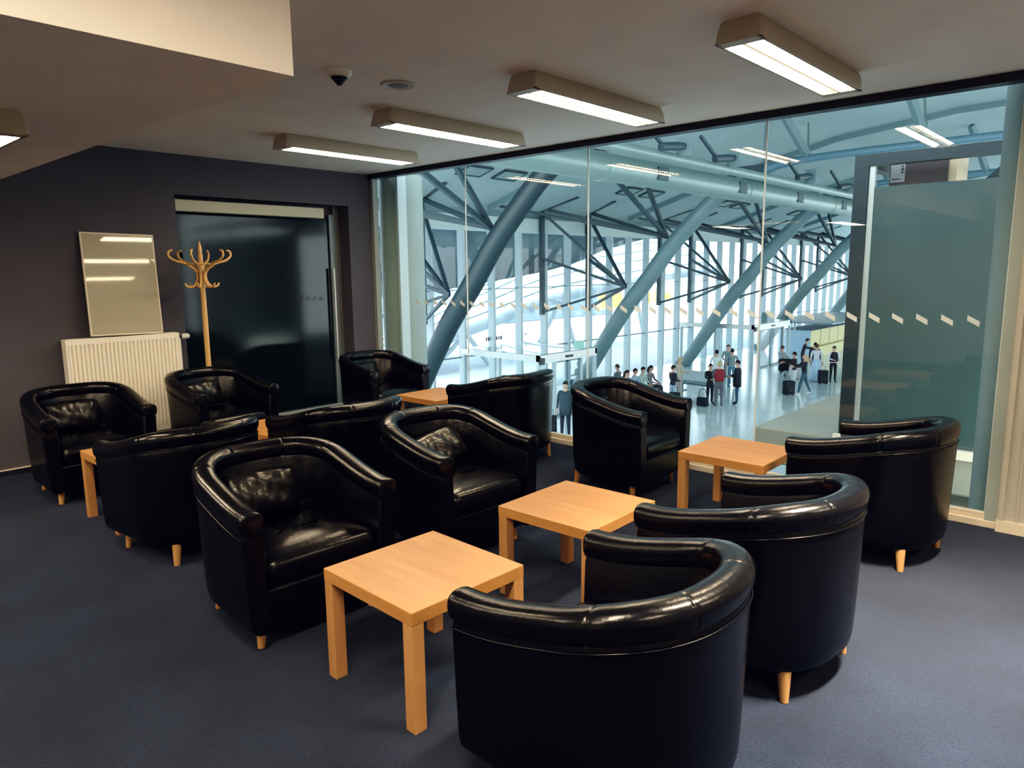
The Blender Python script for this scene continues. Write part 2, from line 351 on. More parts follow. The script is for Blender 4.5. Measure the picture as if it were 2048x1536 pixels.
def make_chair():
    root = empty('tub_chair')
    sect = lambda h: [(.062,.100),(.030,.106),(.012,.128),(.006,.165),(.005,.30),(.005,h-.135),(.008,h-.075),(.03,h-.045),(.075,h-.05),(.098,h-.10),(.104,.30),(.104,.17),(.085,.100)]
    path = chair_path(); mb = MB(); rows = []
    for (x,y,nx,ny,h) in path:
        row = []
        for off,z in sect(h):
            o = off+flare(z,h)*(1 if off<.06 else .35)
            row.append((x-nx*o,y-ny*o,z))
        rows.append(row)
    def cap(row, dy):
        c = Vector((sum(p[0] for p in row)/len(row),0,sum(p[2] for p in row)/len(row))); out = []
        for p in row:
            dx = p[0]-c.x; dz = p[2]-c.z
            out.append((p[0]-math.copysign(min(.011,abs(dx)),dx),p[1]+dy,p[2]-math.copysign(min(.011,abs(dz)),dz)))
        return out
    rows = [cap(rows[0],-.012)]+rows+[cap(rows[-1],-.012)]
    m = len(rows[0]); vs = [p for rw in rows for p in rw]
    fs = [(i*m+j,i*m+(j+1)%m,(i+1)*m+(j+1)%m,(i+1)*m+j) for i in range(len(rows)-1) for j in range(m)]
    fs += [list(range(m)), list(range((len(rows)-1)*m,len(rows)*m))[::-1]]
    mb.add(vs,fs); mb.build('shell', M['leather'], root, smooth=True, angle=38)
    # padded rim with sewn creases
    ts = [i/120 for i in range(121)]; seams = (.30,.44,.56,.70)
    dense = chair_path(n=480); rows = []
    def ring(q, sc, dy=0):
        x,y,nx,ny,h = q; row = []
        for k in range(18):
            a = 2*PI*k/18; ca,sa = math.cos(a),math.sin(a)
            ro = .052*math.copysign(abs(ca)**.85,ca)*sc; rz_ = .043*math.copysign(abs(sa)**.85,sa)*sc
            if sa < 0: rz_ *= 1.55
            o = .050-ro
            row.append((x-nx*o,y-ny*o+dy,h-.043+rz_))
        return row
    idx = sorted(set([i*6 for i in range(81)]+[int(s*480)+d_ for s in seams for d_ in (-3,-1,0,1,3)]))
    rows = [ring(dense[0],.84,-.017),ring(dense[0],.94,-.015),ring(dense[0],.985,-.009)]
    for i in idx:
        sc = 1
        for s in seams:
            if i == int(s*480): sc = .945
            elif abs(i-int(s*480)) == 1: sc = .985
        rows.append(ring(dense[i],sc))
    rows += [ring(dense[-1],.985,-.009),ring(dense[-1],.94,-.015),ring(dense[-1],.84,-.017)]
    m = 18; mb = MB()
    mb.add([p for rw in rows for p in rw],[(i*m+j,i*m+(j+1)%m,(i+1)*m+(j+1)%m,(i+1)*m+j) for i in range(len(rows)-1) for j in range(m)]+[list(range(m)),list(range((len(rows)-1)*m,len(rows)*m))[::-1]])
    mb.build('padded_rim', M['leather'], root, smooth=True, angle=50)
    # piping under the rim
    pts = [(x-nx*.0045,y-ny*.0045,h-.108) for (x,y,nx,ny,h) in path]
    MB().tube(pts,.0028,6).build('piping', M['leather'], root, smooth=True)
    # front base panel
    f = MB(); xi = CW-.06
    f.prism([(-xi,-CD+.012),(xi,-CD+.012),(xi,.02),(xi-.06,CD-.17),(xi-.16,CD-.07),(-xi+.16,CD-.07),(-xi+.06,CD-.17),(-xi,.02)],.104,.285,'z')
    f.build('seat_base', M['leather'], root, bevel=.015)
    # seat cushion: crowned pad
    xs = CW-.106; ya,yb = -CD+.005,CD-.10; c = MB(); n1,n2 = 16,16; z0_,zt = .285,.405
    def pad(u,v_):   # u,v in -1..1
        sx = math.copysign(abs(u)**.9,u)
        return sx
    prof = [(0.0,0.0),(.012,.016),(.02,.05),(.018,.085),(.010,.108),(0,.12)]
    outer = []
    corner = []
    def outline(sc_in):
        pts = []; R = .07; X = xs-sc_in; Y0 = ya+sc_in; Y1 = yb-sc_in; RB = .20
        for cx,cy,a0,rr in ((X-RB,Y1-RB,0,RB),(-X+RB,Y1-RB,90,RB),(-X+.05,Y0+.05,180,.05),(X-.05,Y0+.05,270,.05)):
            for k in range(7):
                a = math.radians(a0+15*k); pts.append((cx+rr*math.cos(a),cy+rr*math.sin(a)))
        return pts
    levels = [(.012,z0_),(.0,z0_+.018),(-.003,z0_+.06),(0,z0_+.095),(.010,z0_+.113),(.028,z0_+.125),(.07,z0_+.138),(.13,z0_+.147),(.19,z0_+.151)]
    rings = [[(x,y,z) for x,y in outline(i_)] for i_,z in levels]
    k = len(rings[0])
    c.add([p for rg in rings for p in rg],[(i*k+j,i*k+(j+1)%k,(i+1)*k+(j+1)%k,(i+1)*k+j) for i in range(len(rings)-1) for j in range(k)]+[list(range(k))[::-1],list(range((len(rings)-1)*k,len(rings)*k))])
    c.build('seat_cushion', M['leather'], root, smooth=True)
    for sx in (-1,1):
        for sy in (-1,1):
            l = MB().tube([(sx*(.276 if sy<0 else .25),sy*.250-.012,0),(sx*(.262 if sy<0 else .236),sy*.238-.012,.118)],[.0155,.026],14)
            l.build('leg', M['chair_leg'], root, smooth=True, angle=40)
    return root
proto = make_chair()
chairs = [
 ('C',-2.967,1.657,87.1,'black leather tub chair facing the nearest birch table, empty seat with lumbar pillow'),
 ('C',-3.016,2.745,87.9,'black leather tub chair with a flopped pillow, facing the middle table of the near row'),
 ('C',-2.890,4.362,91.8,'black leather tub chair by the glass wall, left of the near-row window table, seat visible'),
 ('D',-1.124,1.711,-91.4,'big foreground black leather tub chair with its back turned, cut by the bottom edge'),
 ('D',-1.116,2.723,-95.1,'black leather tub chair with its back turned, second behind the foreground chair'),
 ('D',-1.103,4.261,-97.4,'black leather tub chair nearest the beige front wall, back turned'),
 ('A',-5.835,1.694,89.9,'black leather tub chair in front of the radiator, beside the dark wall'),
 ('A',-5.975,2.758,95.2,'black leather tub chair standing in front of the coat stand'),
 ('A',-5.894,4.425,90.0,'black leather tub chair in the far corner between dark door and glass wall'),
 ('B',-4.139,1.727,-84.7,'black leather tub chair back to back behind the front lumbar-pillow chair, facing the radiator side'),
 ('B',-4.023,2.720,-90.5,'middle black leather tub chair of the row facing the dark door, seen from behind'),
 ('B',-4.048,4.379,-90.2,'black leather tub chair seen from behind beside the far window table, facing the dark door'),
]
CH = []
for i,(k,x,y,a,lab) in enumerate(chairs):
    o = proto if i == 0 else dup(proto,(0,0,0))
    o.location = (x,y,0); o.rotation_euler.z = math.radians(a)
    tag(o, lab, 'armchair', 'black leather tub chairs in the lounge'); CH.append(o)

# loose lumbar pillows
def pillow_mesh(w_=.36,h_=.22,t=.085,seed=1):
    rnd = random.Random(seed); n,m = 20,14; top = []; bot = []
    ph = [rnd.uniform(0,6.28) for _ in range(6)]
    for i in range(n+1):
        a = []; b = []
        for j in range(m+1):
            u = 2*i/n-1; v_ = 2*j/m-1
            e = max(0,(1-abs(u)**3.2))*max(0,(1-abs(v_)**3.2)); e = e**.55
            px = u*w_/2*(1-.05*(1-abs(v_))*0-.04*v_*v_); py = v_*h_/2*(1-.06*u*u)
            wr = .007*math.sin(9*u+2.5*v_+ph[0])+.004*math.sin(17*u-5*v_+ph[2])*(.4+.6*v_*v_)+.004*math.sin(6*v_+4*u+ph[3])
            a.append((px,-t/2*e-wr*e,py)); b.append((px,t/2*e,py))
        top.append(a); bot.append(b)
    mb = MB().grid(top).grid([r_[::-1] for r_ in bot]); return mb
def weld(o):
    bm = bmesh.new(); bm.from_mesh(o.data); bmesh.ops.remove_doubles(bm, verts=bm.verts, dist=.0008); bmesh.ops.recalc_face_normals(bm, faces=bm.faces); bm.to_mesh(o.data); bm.free()
pill = [ # chair index, local x, y, z, tilt x, roll, label
 (0,-.03,.165,.540,-.30,.06,'crumpled black leather pillow in the chair facing the nearest table'),
 (1,.02,.10,.545,-.62,-.16,'black leather pillow flopped forward in the chair facing the middle near table'),
 (2,-.06,.17,.535,-.35,.0,'black leather pillow in the open-front chair by the glass wall'),
 (6,-.04,.165,.545,-.28,.03,'black leather pillow in the chair in front of the radiator'),
 (7,-.03,.165,.545,-.28,-.03,'shiny black leather pillow in the chair before the coat stand'),
 (8,-.06,.165,.545,-.28,.02,'black leather pillow in the far corner chair'),
]
for i,(ci,lx,ly,lz,tx,ro,lab) in enumerate(pill):
    o = pillow_mesh(seed=i+3).build('lumbar_pillow', M['leather_worn'], smooth=True); weld(o)
    mw = Matrix.Translation(CH[ci].location) @ Matrix.Rotation(CH[ci].rotation_euler.z,4,'Z') @ Matrix.Translation((lx,ly,lz)) @ Matrix.Rotation(tx,4,'X') @ Matrix.Rotation(ro,4,'Y')
    o.matrix_world = mw; tag(o, lab, 'cushion', 'loose black lumbar pillows')

# ------------------------------------------------------------------ birch side tables
def make_table():
    root = empty('side_table')
    MB().box(-.275,.275,-.275,.275,.40,.45).build('table_top', M['birch'], root, bevel=.0025)
    for sx in (-1,1):
        for sy in (-1,1):
            MB().box(min(sx*.274,sx*.222),max(sx*.274,sx*.222),min(sy*.274,sy*.222),max(sy*.274,sy*.222),0,.40).build('leg', M['birch_leg'], root, bevel=.002)
    return root
tproto = make_table(); th = 42.45
tables = [(-2.036,1.706,45.74-90+th,'nearest square birch side table in front of the pillow chair'),
 (-2.045,2.701,48.63-90+th,'middle square birch side table of the near row'),
 (-1.908,4.199,47.9-90+th,'square birch side table of the near row closest to the glass wall'),
 (-4.885,1.725,0.4,'birch side table at the radiator end of the far row, mostly behind a chair back'),
 (-4.870,2.735,-1.5,'birch side table of which only a sliver shows between two chair backs'),
 (-4.945,4.385,1.0,'birch side table in the far corner by the glass wall')]
for i,(x,y,a,lab) in enumerate(tables):
    o = tproto if i == 0 else dup(tproto,(0,0,0))
    o.location = (x,y,0); o.rotation_euler.z = math.radians(a); tag(o, lab, 'table', 'square birch side tables')

# ------------------------------------------------------------------ ceiling lamps and ceiling devices
def make_lamp():
    root = empty('ceiling_lamp')
    L2 = .675; h = .098
    def end(y,s): # cross-section (x,z) trapezoid with rounded shoulders
        return [(-.102*s,-h),(-.107*s,-h+.012),(-.105*s,-.045),(-.096*s,-.014),(-.084*s,0),(.084*s,0),(.096*s,-.014),(.105*s,-.045),(.107*s,-h+.012),(.102*s,-h)]
    ys = [(-L2,.93),(-L2+.01,.98),(-L2+.05,1),(L2-.05,1),(L2-.01,.98),(L2,.93)]
    rows = []
    for y,s in ys:
        rw = []
        for x,z in end(y,s):
            sl = .022*(1 if y>0 else -1)*(z+h)/h if abs(y)>L2-.02 else 0
            rw.append((x,y-sl,z))
        rows.append(rw)
    m = 10; mb = MB()
    mb.add([p for r_ in rows for p in r_],[(i*m+j,i*m+j+1,(i+1)*m+j+1,(i+1)*m+j) for i in range(5) for j in range(m-1)]+[list(range(m)),list(range(5*m,6*m))[::-1]])
    # lower rim frame, open to the lens
    mb.box(-.102,-.088,-L2,L2,-h-.002,-h+.004).box(.088,.102,-L2,L2,-h-.002,-h+.004).box(-.102,.102,-L2,-L2+.07,-h-.002,-h+.004).box(-.102,.102,L2-.07,L2,-h-.002,-h+.004)
    mb.build('housing', M['housing'], root, smooth=True, angle=35)
    for s in (-1,1):
        a = MB().grid([[(s*.088,-.605,-h+.004),(s*.050,-.605,-h+.022),(s*.008,-.605,-h+.004)],[(s*.088,.605,-h+.004),(s*.050,.605,-h+.022),(s*.008,.605,-h+.004)]])
        a.build('lens', M['lens'], root)
    d_ = MB().box(-.009,.009,-.605,.605,-h-.001,-h+.02)
    for k in range(24): d_.box(.008,.030,-.59+k*.0505,-.585+k*.0505,-h,-h+.014)
    d_.build('louvre', M['louvre'], root)
    return root
lp = make_lamp()
labs = ['lit ceiling lamp nearest the camera, at the beige wall end of the row','lit ceiling lamp second from the beige wall end of the row','lit ceiling lamp third from the beige wall end of the row','lit ceiling lamp nearest the dark wall in the row']
for i,x in enumerate((-1.478,-2.722,-3.965,-5.245)):
    o = lp if i == 0 else dup(lp,(0,0,0))
    o.location = (x,3.745,HC); tag(o,labs[i],'ceiling lamp','fluorescent ceiling lamps')
o = dup(lp,(-4.150,.815,2.241),PI/2); tag(o,'lit lamp under the dropped soffit, cut by the left edge','ceiling lamp','fluorescent ceiling lamps')
sd = empty('smoke_detector',(-3.405,2.375,HC)); tag(sd,'white cone smoke detector on the ceiling','smoke detector')
MB().lathe([(.070,0),(.070,-.010),(.064,-.022),(.046,-.032)],28).build('base', M['white_pl'], sd, smooth=True, angle=45)
c = MB()
for k in range(5): c.lathe([(.046-.007*k,-.032-.008*k),(.043-.007*k,-.037-.008*k)],20)
c.lathe([(.034,-.03),(.012,-.072)],16); c.build('sensor_cone', M['dark_pl'], sd, smooth=True, angle=45)
sp = empty('ceiling_speaker',(-3.39,2.765,HC)); tag(sp,'flat round speaker grille set in the ceiling','speaker')
MB().lathe([(.100,0),(.100,-.006),(.092,-.011),(.085,-.009)],36).build('rim', mat('speaker_rim',(.5,.46,.42),.4), sp, smooth=True, angle=45)
MB().lathe([(.085,-.006),(.05,-.010),(.001,-.011)],36).build('grille', mat('speaker_grille',(.22,.20,.22),.6), sp, smooth=True)

# ------------------------------------------------------------------ airport hall beyond the glass
ZF, UF = -3.59, -19.6
struct(MB().box(UF-.2,14,VG+.1,66,ZF-.3,ZF).build('floor.001', M['hall_floor']))
struct(MB().box(UL-.4,2.6,VG-.2,VG+.1,ZF,-.01).build('wall_below_lounge', M['slab']))
struct(MB().box(-140,UF-.2,-40,160,ZF-.4,ZF-.05).build('ground', M['outside_ground']))
RP = [(-19.9,3.75),(-19.2,3.98),(-16,4.95),(-13,5.75),(-10,6.45),(-6,6.9),(-2,7.0),(2,6.8),(6,6.2),(10,5.2),(14,3.9)]
def roofz(u):
    for (a,za),(b,zb) in zip(RP,RP[1:]):
        if a <= u <= b: return za+(zb-za)*(u-a)/(b-a)
    return RP[0][1]
mb = MB(); pts = []
for v in [VG+.3+i*3.2 for i in range(20)]: pts.append([(u,v,z) for u,z in RP])
mb.grid(pts); pts2 = [[(x,y,z+.25) for x,y,z in r_] for r_ in pts]; mb.grid(pts2)
struct(mb.build('ceiling_hall', M['roof']))
# facade: fins, rails and glazing
cw = empty('window_5',(UF,0,0)); struct(cw)
v = 14.1
mb = MB(); fins = []
VM = [5.9+1.60*i for i in range(38)]
for y in VM: MB().box(-.16,.16,y-.055,y+.055,ZF,3.06).build('mullion', M['mullion'], cw)
for z,h in ((-1.70,.05),(.83,.035)): MB().box(-.03,.03,VG+.3,66,z,z+h).build('rail', M['steel_teal'], cw)
MB().add([(-.05,VG+.3,ZF),(-.05,66,ZF),(-.05,66,3.06),(-.05,VG+.3,3.06)],[(0,1,2,3)]).build('glazing', M['clear'], cw)
lt = MB(); rnd = random.Random(4)
for y0_,n in ((20.0,9),(21.9,7)):          # unreadable lettering on the outside of the pane, seen from behind
    y = y0_
    for k in range(n):
        wl = rnd.uniform(.06,.10)
        lt.box(-.062,-.056,y,y+.018,-1.18,-1.03)
        lt.box(-.062,-.056,y,y+wl,rnd.choice((-1.18,-1.115,-1.05)),rnd.choice((-1.03,-1.035)))
        y += wl+.04
lt.build('lettering', M['dark_trim'], cw)
struct(MB().box(UF-.25,UF+.12,VG+.3,66,3.06,3.62).build('trim_6', M['fascia']))
struct(MB().box(UF-.3,UF-.0,VG+.3,66,3.62,4.0).build('trim_7', M['steel_teal']))
# far end of the hall
ew = empty('window_6',(0,64,0)); struct(ew)
for i in range(24): MB().box(UF+1.4*i-.12,UF+1.4*i+.12,-.2,.2,ZF,5.2).build('mullion', M['mullion'], ew)
for z in (-1.7,.8,3.0): MB().box(UF,14,-.05,.05,z,z+.12).build('rail', M['mullion'], ew)
MB().add([(UF,0,ZF),(14,0,ZF),(14,0,5),(UF,0,5)],[(0,1,2,3)]).build('glazing', M['clear'], ew)
struct(MB().box(UF,14,63.8,64.3,4.6,7.2).build('wall_far', M['fascia']))

# leaning arched columns with their strut fans
ARC = [(-18.75,ZF),(-17.85,-2.3),(-16.95,-.95),(-16.25,.02),(-15.3,1.12),(-14.3,2.35),(-13.4,3.25),(-12.5,4.05),(-11.4,4.68),(-10.2,5.0),(-8.7,5.12),(-6,5.15),(-3,5.14),(0,4.95),(2.5,4.1),(4.4,2.3),(6.2,.1),(8.7,ZF)]
RAD = [.30,.31,.32,.32,.32,.31,.30,.28,.25,.16,.13,.13,.13,.15,.26,.3,.3,.3]
def make_arch():
    root = empty('leaning_column')
    pts = bez([(x,0,z) for x,z in ARC[:9]],48); nr = []
    for i in range(len(pts)):
        f = i/(len(pts)-1)*8; a = min(int(f),7); nr.append(RAD[a]+(RAD[a+1]-RAD[a])*(f-a))
    MB().tube(pts,nr,20).build('shaft', M['steel_backlit'], root, smooth=True, angle=40)
    p2 = bez([(x,0,z) for x,z in ARC[8:]],54); n2 = []
    for i in range(len(p2)):
        f = i/(len(p2)-1)*9; a = min(int(f),8); n2.append(RAD[8+a]*.9+(RAD[9+a]-RAD[8+a])*.9*(f-a))
    MB().tube(p2,n2,14).build('arch_tube', M['steel_blue'], root, smooth=True, angle=40)
    MB().box(-11.9,-10.7,-.22,.22,4.45,5.05).build('joint_box', M['steel_dark'], root)
    MB().tube([(-18.8,0,ZF),(-18.7,0,ZF+.12)],[.5,.42],20).build('base_plate', M['steel_teal'], root, smooth=True, angle=40)
    JU,JL = (-14.45,0,2.75),(-16.3,0,.85)
    def strut(a,b,w_=.13): MB().bar(a,b,w_,w_).build('strut', M['steel_dark'], root)
    for s in (-1,1):
        y = 1.6*s
        strut(JU,(UF+.25,y,4.05)); strut(JL,(UF+.2,y,2.05),.11); strut(JL,(UF+.25,y,3.9),.11)
        strut((UF+.25,y,4.02),(-17.75,y*.8,roofz(-17.75)+.02),.16)
        MB().box(UF+.16,UF+.32,y-.09,y+.09,-.3,4.1).build('facade_post', M['steel_dark'], root)
    strut(JL,(UF+.2,-1.6,-.2),.10); strut(JL,(UF+.2,1.6,-.2),.10)
    strut(JU,(-14.4,-5.0,roofz(-14.4))); strut(JU,(-14.4,-2.25,roofz(-14.4)))
    strut(JU,(UF+.25,-4.8,4.05),.10)
    for x in (-9.7,-6.2,-2.6,1.0):
        zz = 5.15
        MB().bar((x+.45,0,zz),(x,-1.1,roofz(x)-.05),.16,.24).build('roof_prop', M['steel_teal'], root)
        MB().bar((x+.45,0,zz),(x,1.1,roofz(x)-.05),.06,.06).build('tie_rod', M['duct'], root)
    return root
ap = make_arch()
for i,(y,lab) in enumerate([(15.0,'thick backlit leaning steel column nearest the glass wall'),(24.7,'leaning steel column second from the near end, behind the first door porch'),
        (34.0,'leaning steel column third from the near end, beside the second door porch'),(43.5,'pale leaning steel column fourth from the near end, beyond the second porch'),(53.0,'farthest leaning steel column at the end of the hall')]):
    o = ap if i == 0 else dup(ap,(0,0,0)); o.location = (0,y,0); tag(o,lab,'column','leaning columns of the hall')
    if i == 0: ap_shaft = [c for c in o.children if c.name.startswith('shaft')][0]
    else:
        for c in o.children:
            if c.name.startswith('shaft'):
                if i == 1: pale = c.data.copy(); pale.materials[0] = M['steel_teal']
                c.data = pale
for i,y in enumerate((10.5,19.8,29.3,38.8,48.3)):
    o = MB(); 
    for (a,za),(b,zb) in list(zip(RP,RP[1:]))[1:]: o.bar((a,y,za-.1),(b,y,zb-.1),.12,.22)
    o = o.build('roof_rib', M['steel_teal']); o['kind'] = 'structure'
# ventilation duct and pipe
dt = empty('ventilation_duct',(-10,9,3.92)); tag(dt,'long round ventilation duct hanging under the hall roof','duct')
MB().tube([(0,0,0),(0,53,0)],.32,28).build('duct_tube', M['duct'], dt, smooth=True, angle=40)
for y in (5.0,12.5,20,27.5,35): MB().tube([(0,y,0),(0,y+.10,0)],.335,28).build('collar', M['duct'], dt, smooth=True, angle=40)
for y in (7.3,11.9,16.4,20.9,25.5,30): 
    a = math.radians(2)
    g = MB().box(.29,.335,y-.24,y+.24,-.16,.16)
    for k in range(5): g.box(.333,.34,y-.2+.09*k,y-.17+.09*k,-.14,.14,1)
    g.build('grille', [M['steel_dark'],M['steel_teal']], dt)
for y in (3,14,25,36,47): MB().tube([(0,y,.30),(0,y,2.5)],.012,6).build('hanger', M['steel_dark'], dt)
o = MB().tube([(-8.9,9,4.12),(-8.9,62,4.12)],.12,16).build('ceiling_pipe', M['duct'], smooth=True, angle=40); tag(o,'thinner pale pipe running above and beside the ventilation duct','pipe')
for i,y in enumerate((14.6,17.2,22.6,26.4)):
    n_ = empty('jet_nozzle',(-8.75,y,4.28)); tag(n_,'dark jet nozzle on the pipe above the duct, %s'%['nearest the lounge glass','second from the lounge glass','third from the lounge glass','farthest of the row'][i],'nozzle','jet nozzles along the pipe')
    MB().tube([(0,0,0),(.05,.55,.06),(.07,.9,.1)],[.09,.10,.08],14).build('barrel', M['steel_dark'], n_, smooth=True, angle=40)
    MB().box(-.12,.24,.9,.95,-.12,.32).build('mount_plate', M['steel_teal'], n_)
    MB().bar((0,.1,.02),(-.15,-.5,.5),.07,.07).build('bracket', M['steel_dark'], n_)
def vent_at(y,u=-16.7):
    n_ = empty('roof_vent',(u,y,roofz(u)-.03)); sl = math.atan2(roofz(u+.5)-roofz(u-.5),1.0)
    f = MB().box(-.34,.34,-.55,-.50,-.05,0).box(-.34,.34,.50,.55,-.05,0).box(-.34,-.29,-.55,.55,-.05,0).box(.29,.34,-.55,.55,-.05,0)
    f.build('frame', M['steel_dark'], n_); MB().box(-.29,.29,-.5,.5,-.03,-.01).build('flap', M['duct'], n_)
    n_.rotation_euler = (0,-sl,0); return n_
for i,y in enumerate((16.6,18.25,25.5,27.2,34.1,35.7,43.2)):
    tag(vent_at(y),'small framed vent in the hall roof lining, number %s from the near end'%['one','two','three','four','five','six','seven'][i],'vent','roof vents in the hall')

# glazed door porches
def porch(name,u0,u1,y0,y1,lab):
    r_ = empty(name,(0,0,0)); tag(r_,lab,'door porch'); zt = -1.30
    MB().box(u0,u1,y0,y1,zt-.02,zt).build('glass_roof', M['clear'], r_)
    f = MB().box(u1-.12,u1,y0,y1,zt-.30,zt).box(u0,u1,y0,y0+.10,zt-.22,zt).box(u0,u1,y1-.10,y1,zt-.22,zt); f.build('header', M['alu'], r_)
    for (x,y) in ((u1-.06,y0+.06),(u1-.06,y1-.06),(u0+.1,y0+.06),(u0+.1,y1-.06),(u1-.06,y0+.9),(u1-.06,y1-.9),(.5*(u0+u1),y0+.06)):
        MB().box(x-.055,x+.055,y-.055,y+.055,ZF,zt-.2).build('post', M['mullion'], r_)
    for a,b in ((y0+.12,y0+.84),(y1-.84,y1-.12)):
        MB().add([(u1-.06,a,ZF),(u1-.06,b,ZF),(u1-.06,b,zt-.3),(u1-.06,a,zt-.3)],[(0,1,2,3)]).build('fixed_pane', M['clear'], r_)
    m_ = (y0+y1)/2
    for a,b in ((y0+.96,m_-.01),(m_+.01,y1-.96)):
        q = MB().box(u1-.11,u1-.07,a,a+.06,ZF+.01,zt-.3).box(u1-.11,u1-.07,b-.06,b,ZF+.01,zt-.3).box(u1-.11,u1-.07,a,b,ZF+.01,ZF+.10).box(u1-.11,u1-.07,a,b,zt-.36,zt-.3).build('sliding_door', M['steel_teal'], r_)
        MB().add([(u1-.09,a,ZF),(u1-.09,b,ZF),(u1-.09,b,zt-.3),(u1-.09,a,zt-.3)],[(0,1,2,3)]).build('pane', M['clear'], q)
    for y in (y0+.06,y1-.06):
        MB().add([(u0,y,ZF),(u1,y,ZF),(u1,y,zt-.2),(u0,y,zt-.2)],[(0,1,2,3)]).build('side_pane', M['clear'], r_)
    MB().box(u1,u1+.05,m_-.18,m_+.18,zt-.2,zt-.12).build('door_sensor', M['dark_pl'], r_)
    MB().box(u1,u1+.10,y0+.02,y0+.22,zt-.32,zt-.10).build('camera_box', M['dark_trim'], r_)
    return r_
porch('door_porch',UF+.25,-15.55,18.35,21.7,'glazed sliding-door porch nearest the lounge glass')
porch('door_porch',UF+.25,-15.2,34.6,39.4,'glazed sliding-door porch farther down the hall')
g = MB().box(-15.75,-15.65,20.55,21.05,-1.28,-1.0).build('exit_sign', M['green_sign']); tag(g,'pale green sign panel standing on the nearest door porch','sign')
g = MB().box(-15.55,-15.25,36.3,36.9,-1.28,-.75).box(-15.45,-15.35,36.5,36.7,-1.3,-1.25).build('display_box', M['steel_teal']); tag(g,'grey box on top of the farther door porch','box')

# low beige slab roof below the lounge and the glazed booth on the gallery
struct(MB().box(-2.97,2.6,6.87,15.5,-.36,0).build('floor.002', M['slab'], bevel=.02))
struct(MB().box(-2.7,2.4,7.3,15.0,ZF,-.36).build('wall_lower_block', M['slab']))
struct(MB().box(-2.2,2.0,6.84,6.90,-.04,.035).build('trim_8', M['cream_trim']))
bt = empty('glazed_booth',(0,7.0,0)); tag(bt,'dark framed booth of frosted green glass behind the glass wall','booth')
MB().box(-2.20,-2.08,0,.10,.001,2.46).build('post', M['booth_dark'], bt)
MB().box(-2.2,2.0,0,.10,2.46,2.56).build('top_beam', M['booth_dark'], bt)
MB().box(-2.075,-2.03,.02,.07,.0,2.46).build('edge_strip', M['alu'], bt)
MB().box(-2.03,2.0,.03,.06,.045,2.275).build('frosted_pane', M['frost'], bt)
MB().box(-2.2,-2.08,2.0,2.1,.001,2.46).build('post', M['booth_dark'], bt)
MB().bar((-2.14,.101,2.51),(-2.14,2.1,2.51),.1,.1).build('side_beam', M['booth_dark'], bt)
MB().bar((-.9,.1,2.5),(-1.6,1.9,2.3),.05,.10).build('brace', M['booth_dark'], bt)
fc = empty('dark_box',(-1.76,7.32,2.26)); tag(fc,'dark box with a pale label hanging inside the glazed booth','box')
MB().box(-.235,.235,0,.02,0,.285).build('front_face', M['brown'], fc)
MB().box(-.235,.30,.02,.45,0,.285).build('case', M['tan'], fc, bevel=.005)
lb = MB().box(-.225,-.105,-.004,0,.07,.235).build('label_sheet', mat('grey_label',(.25,.25,.26),.6), fc)
for k in range(3): pass
MB().box(-.135,-.120,-.006,-.004,.15,.165).box(-.135,-.115,-.006,-.004,.175,.19).box(-.132,-.120,-.006,-.004,.20,.215).box(-.215,-.14,-.006,-.004,.095,.102).build('print_mark', M['dark_trim'], lb)

# check-in islands at the end of the hall
k = empty('check_in_island',(0,42,0)); tag(k,'long counter island, pale blue end and yellow side, behind the luggage cart','counter')
MB().box(-16.9,-15.03,0,9,ZF,-2.08).build('blue_end', M['pale_blue'], k)
MB().box(-15.03,-15.0,0,9,ZF,-2.08).build('yellow_side', M['yellow'], k)
for y in (1.5,3,4.5,6,7.5): MB().box(-15.0,-14.985,y,y+.03,ZF,-2.1).build('panel_joint', M['slab'], k)
MB().box(-15.0,-14.6,.2,9,ZF,-3.0).build('belt_bench', M['yellow'], k)
MB().box(-17.6,-13.6,-.8,10,-1.62,-1.55).build('canopy_roof', M['steel_teal'], k)
for y in (0,4.5,9): MB().box(-16.05,-15.95,y,y+.1,-2.08,-1.62).build('canopy_post', M['mullion'], k)

# benches
def bench(loc,rz,lab):
    r_ = empty('beam_bench',loc,rz); tag(r_,lab,'bench','steel waiting benches')
    MB().box(-1.15,1.15,-.04,.04,.30,.37).build('beam', M['steel_teal'], r_)
    for i in range(4):
        x = -.86+.573*i
        s_ = MB().box(x-.27,x+.27,-.28,.20,.42,.445).build('seat', M['bench'], r_)
        MB().add([(x-.27,.19,.43),(x+.27,.19,.43),(x+.27,.30,.86),(x-.27,.30,.86),(x-.27,.21,.43),(x+.27,.21,.43),(x+.27,.32,.86),(x-.27,.32,.86)],[(0,1,2,3),(7,6,5,4),(0,4,5,1),(1,5,6,2),(2,6,7,3),(3,7,4,0)]).build('backrest', M['bench'], r_)
        MB().box(x-.03,x+.03,-.2,.2,.37,.42).build('seat_bracket', M['steel_dark'], r_)
    for x in (-.8,.8): MB().box(x-.03,x+.03,-.03,.03,.03,.30).box(x-.03,x+.03,-.28,.28,0,.04).build('leg', M['steel_teal'], r_)
    return r_
bench((-14.15,27.05,ZF),math.radians(-5),'empty perforated steel bench behind the person in the red vest')
bench((-15.2,23.75,ZF),math.radians(95),'steel bench carrying the seated travellers')
bench((-16.3,23.2,ZF),math.radians(-85),'steel bench nearer the facade behind the seated travellers')

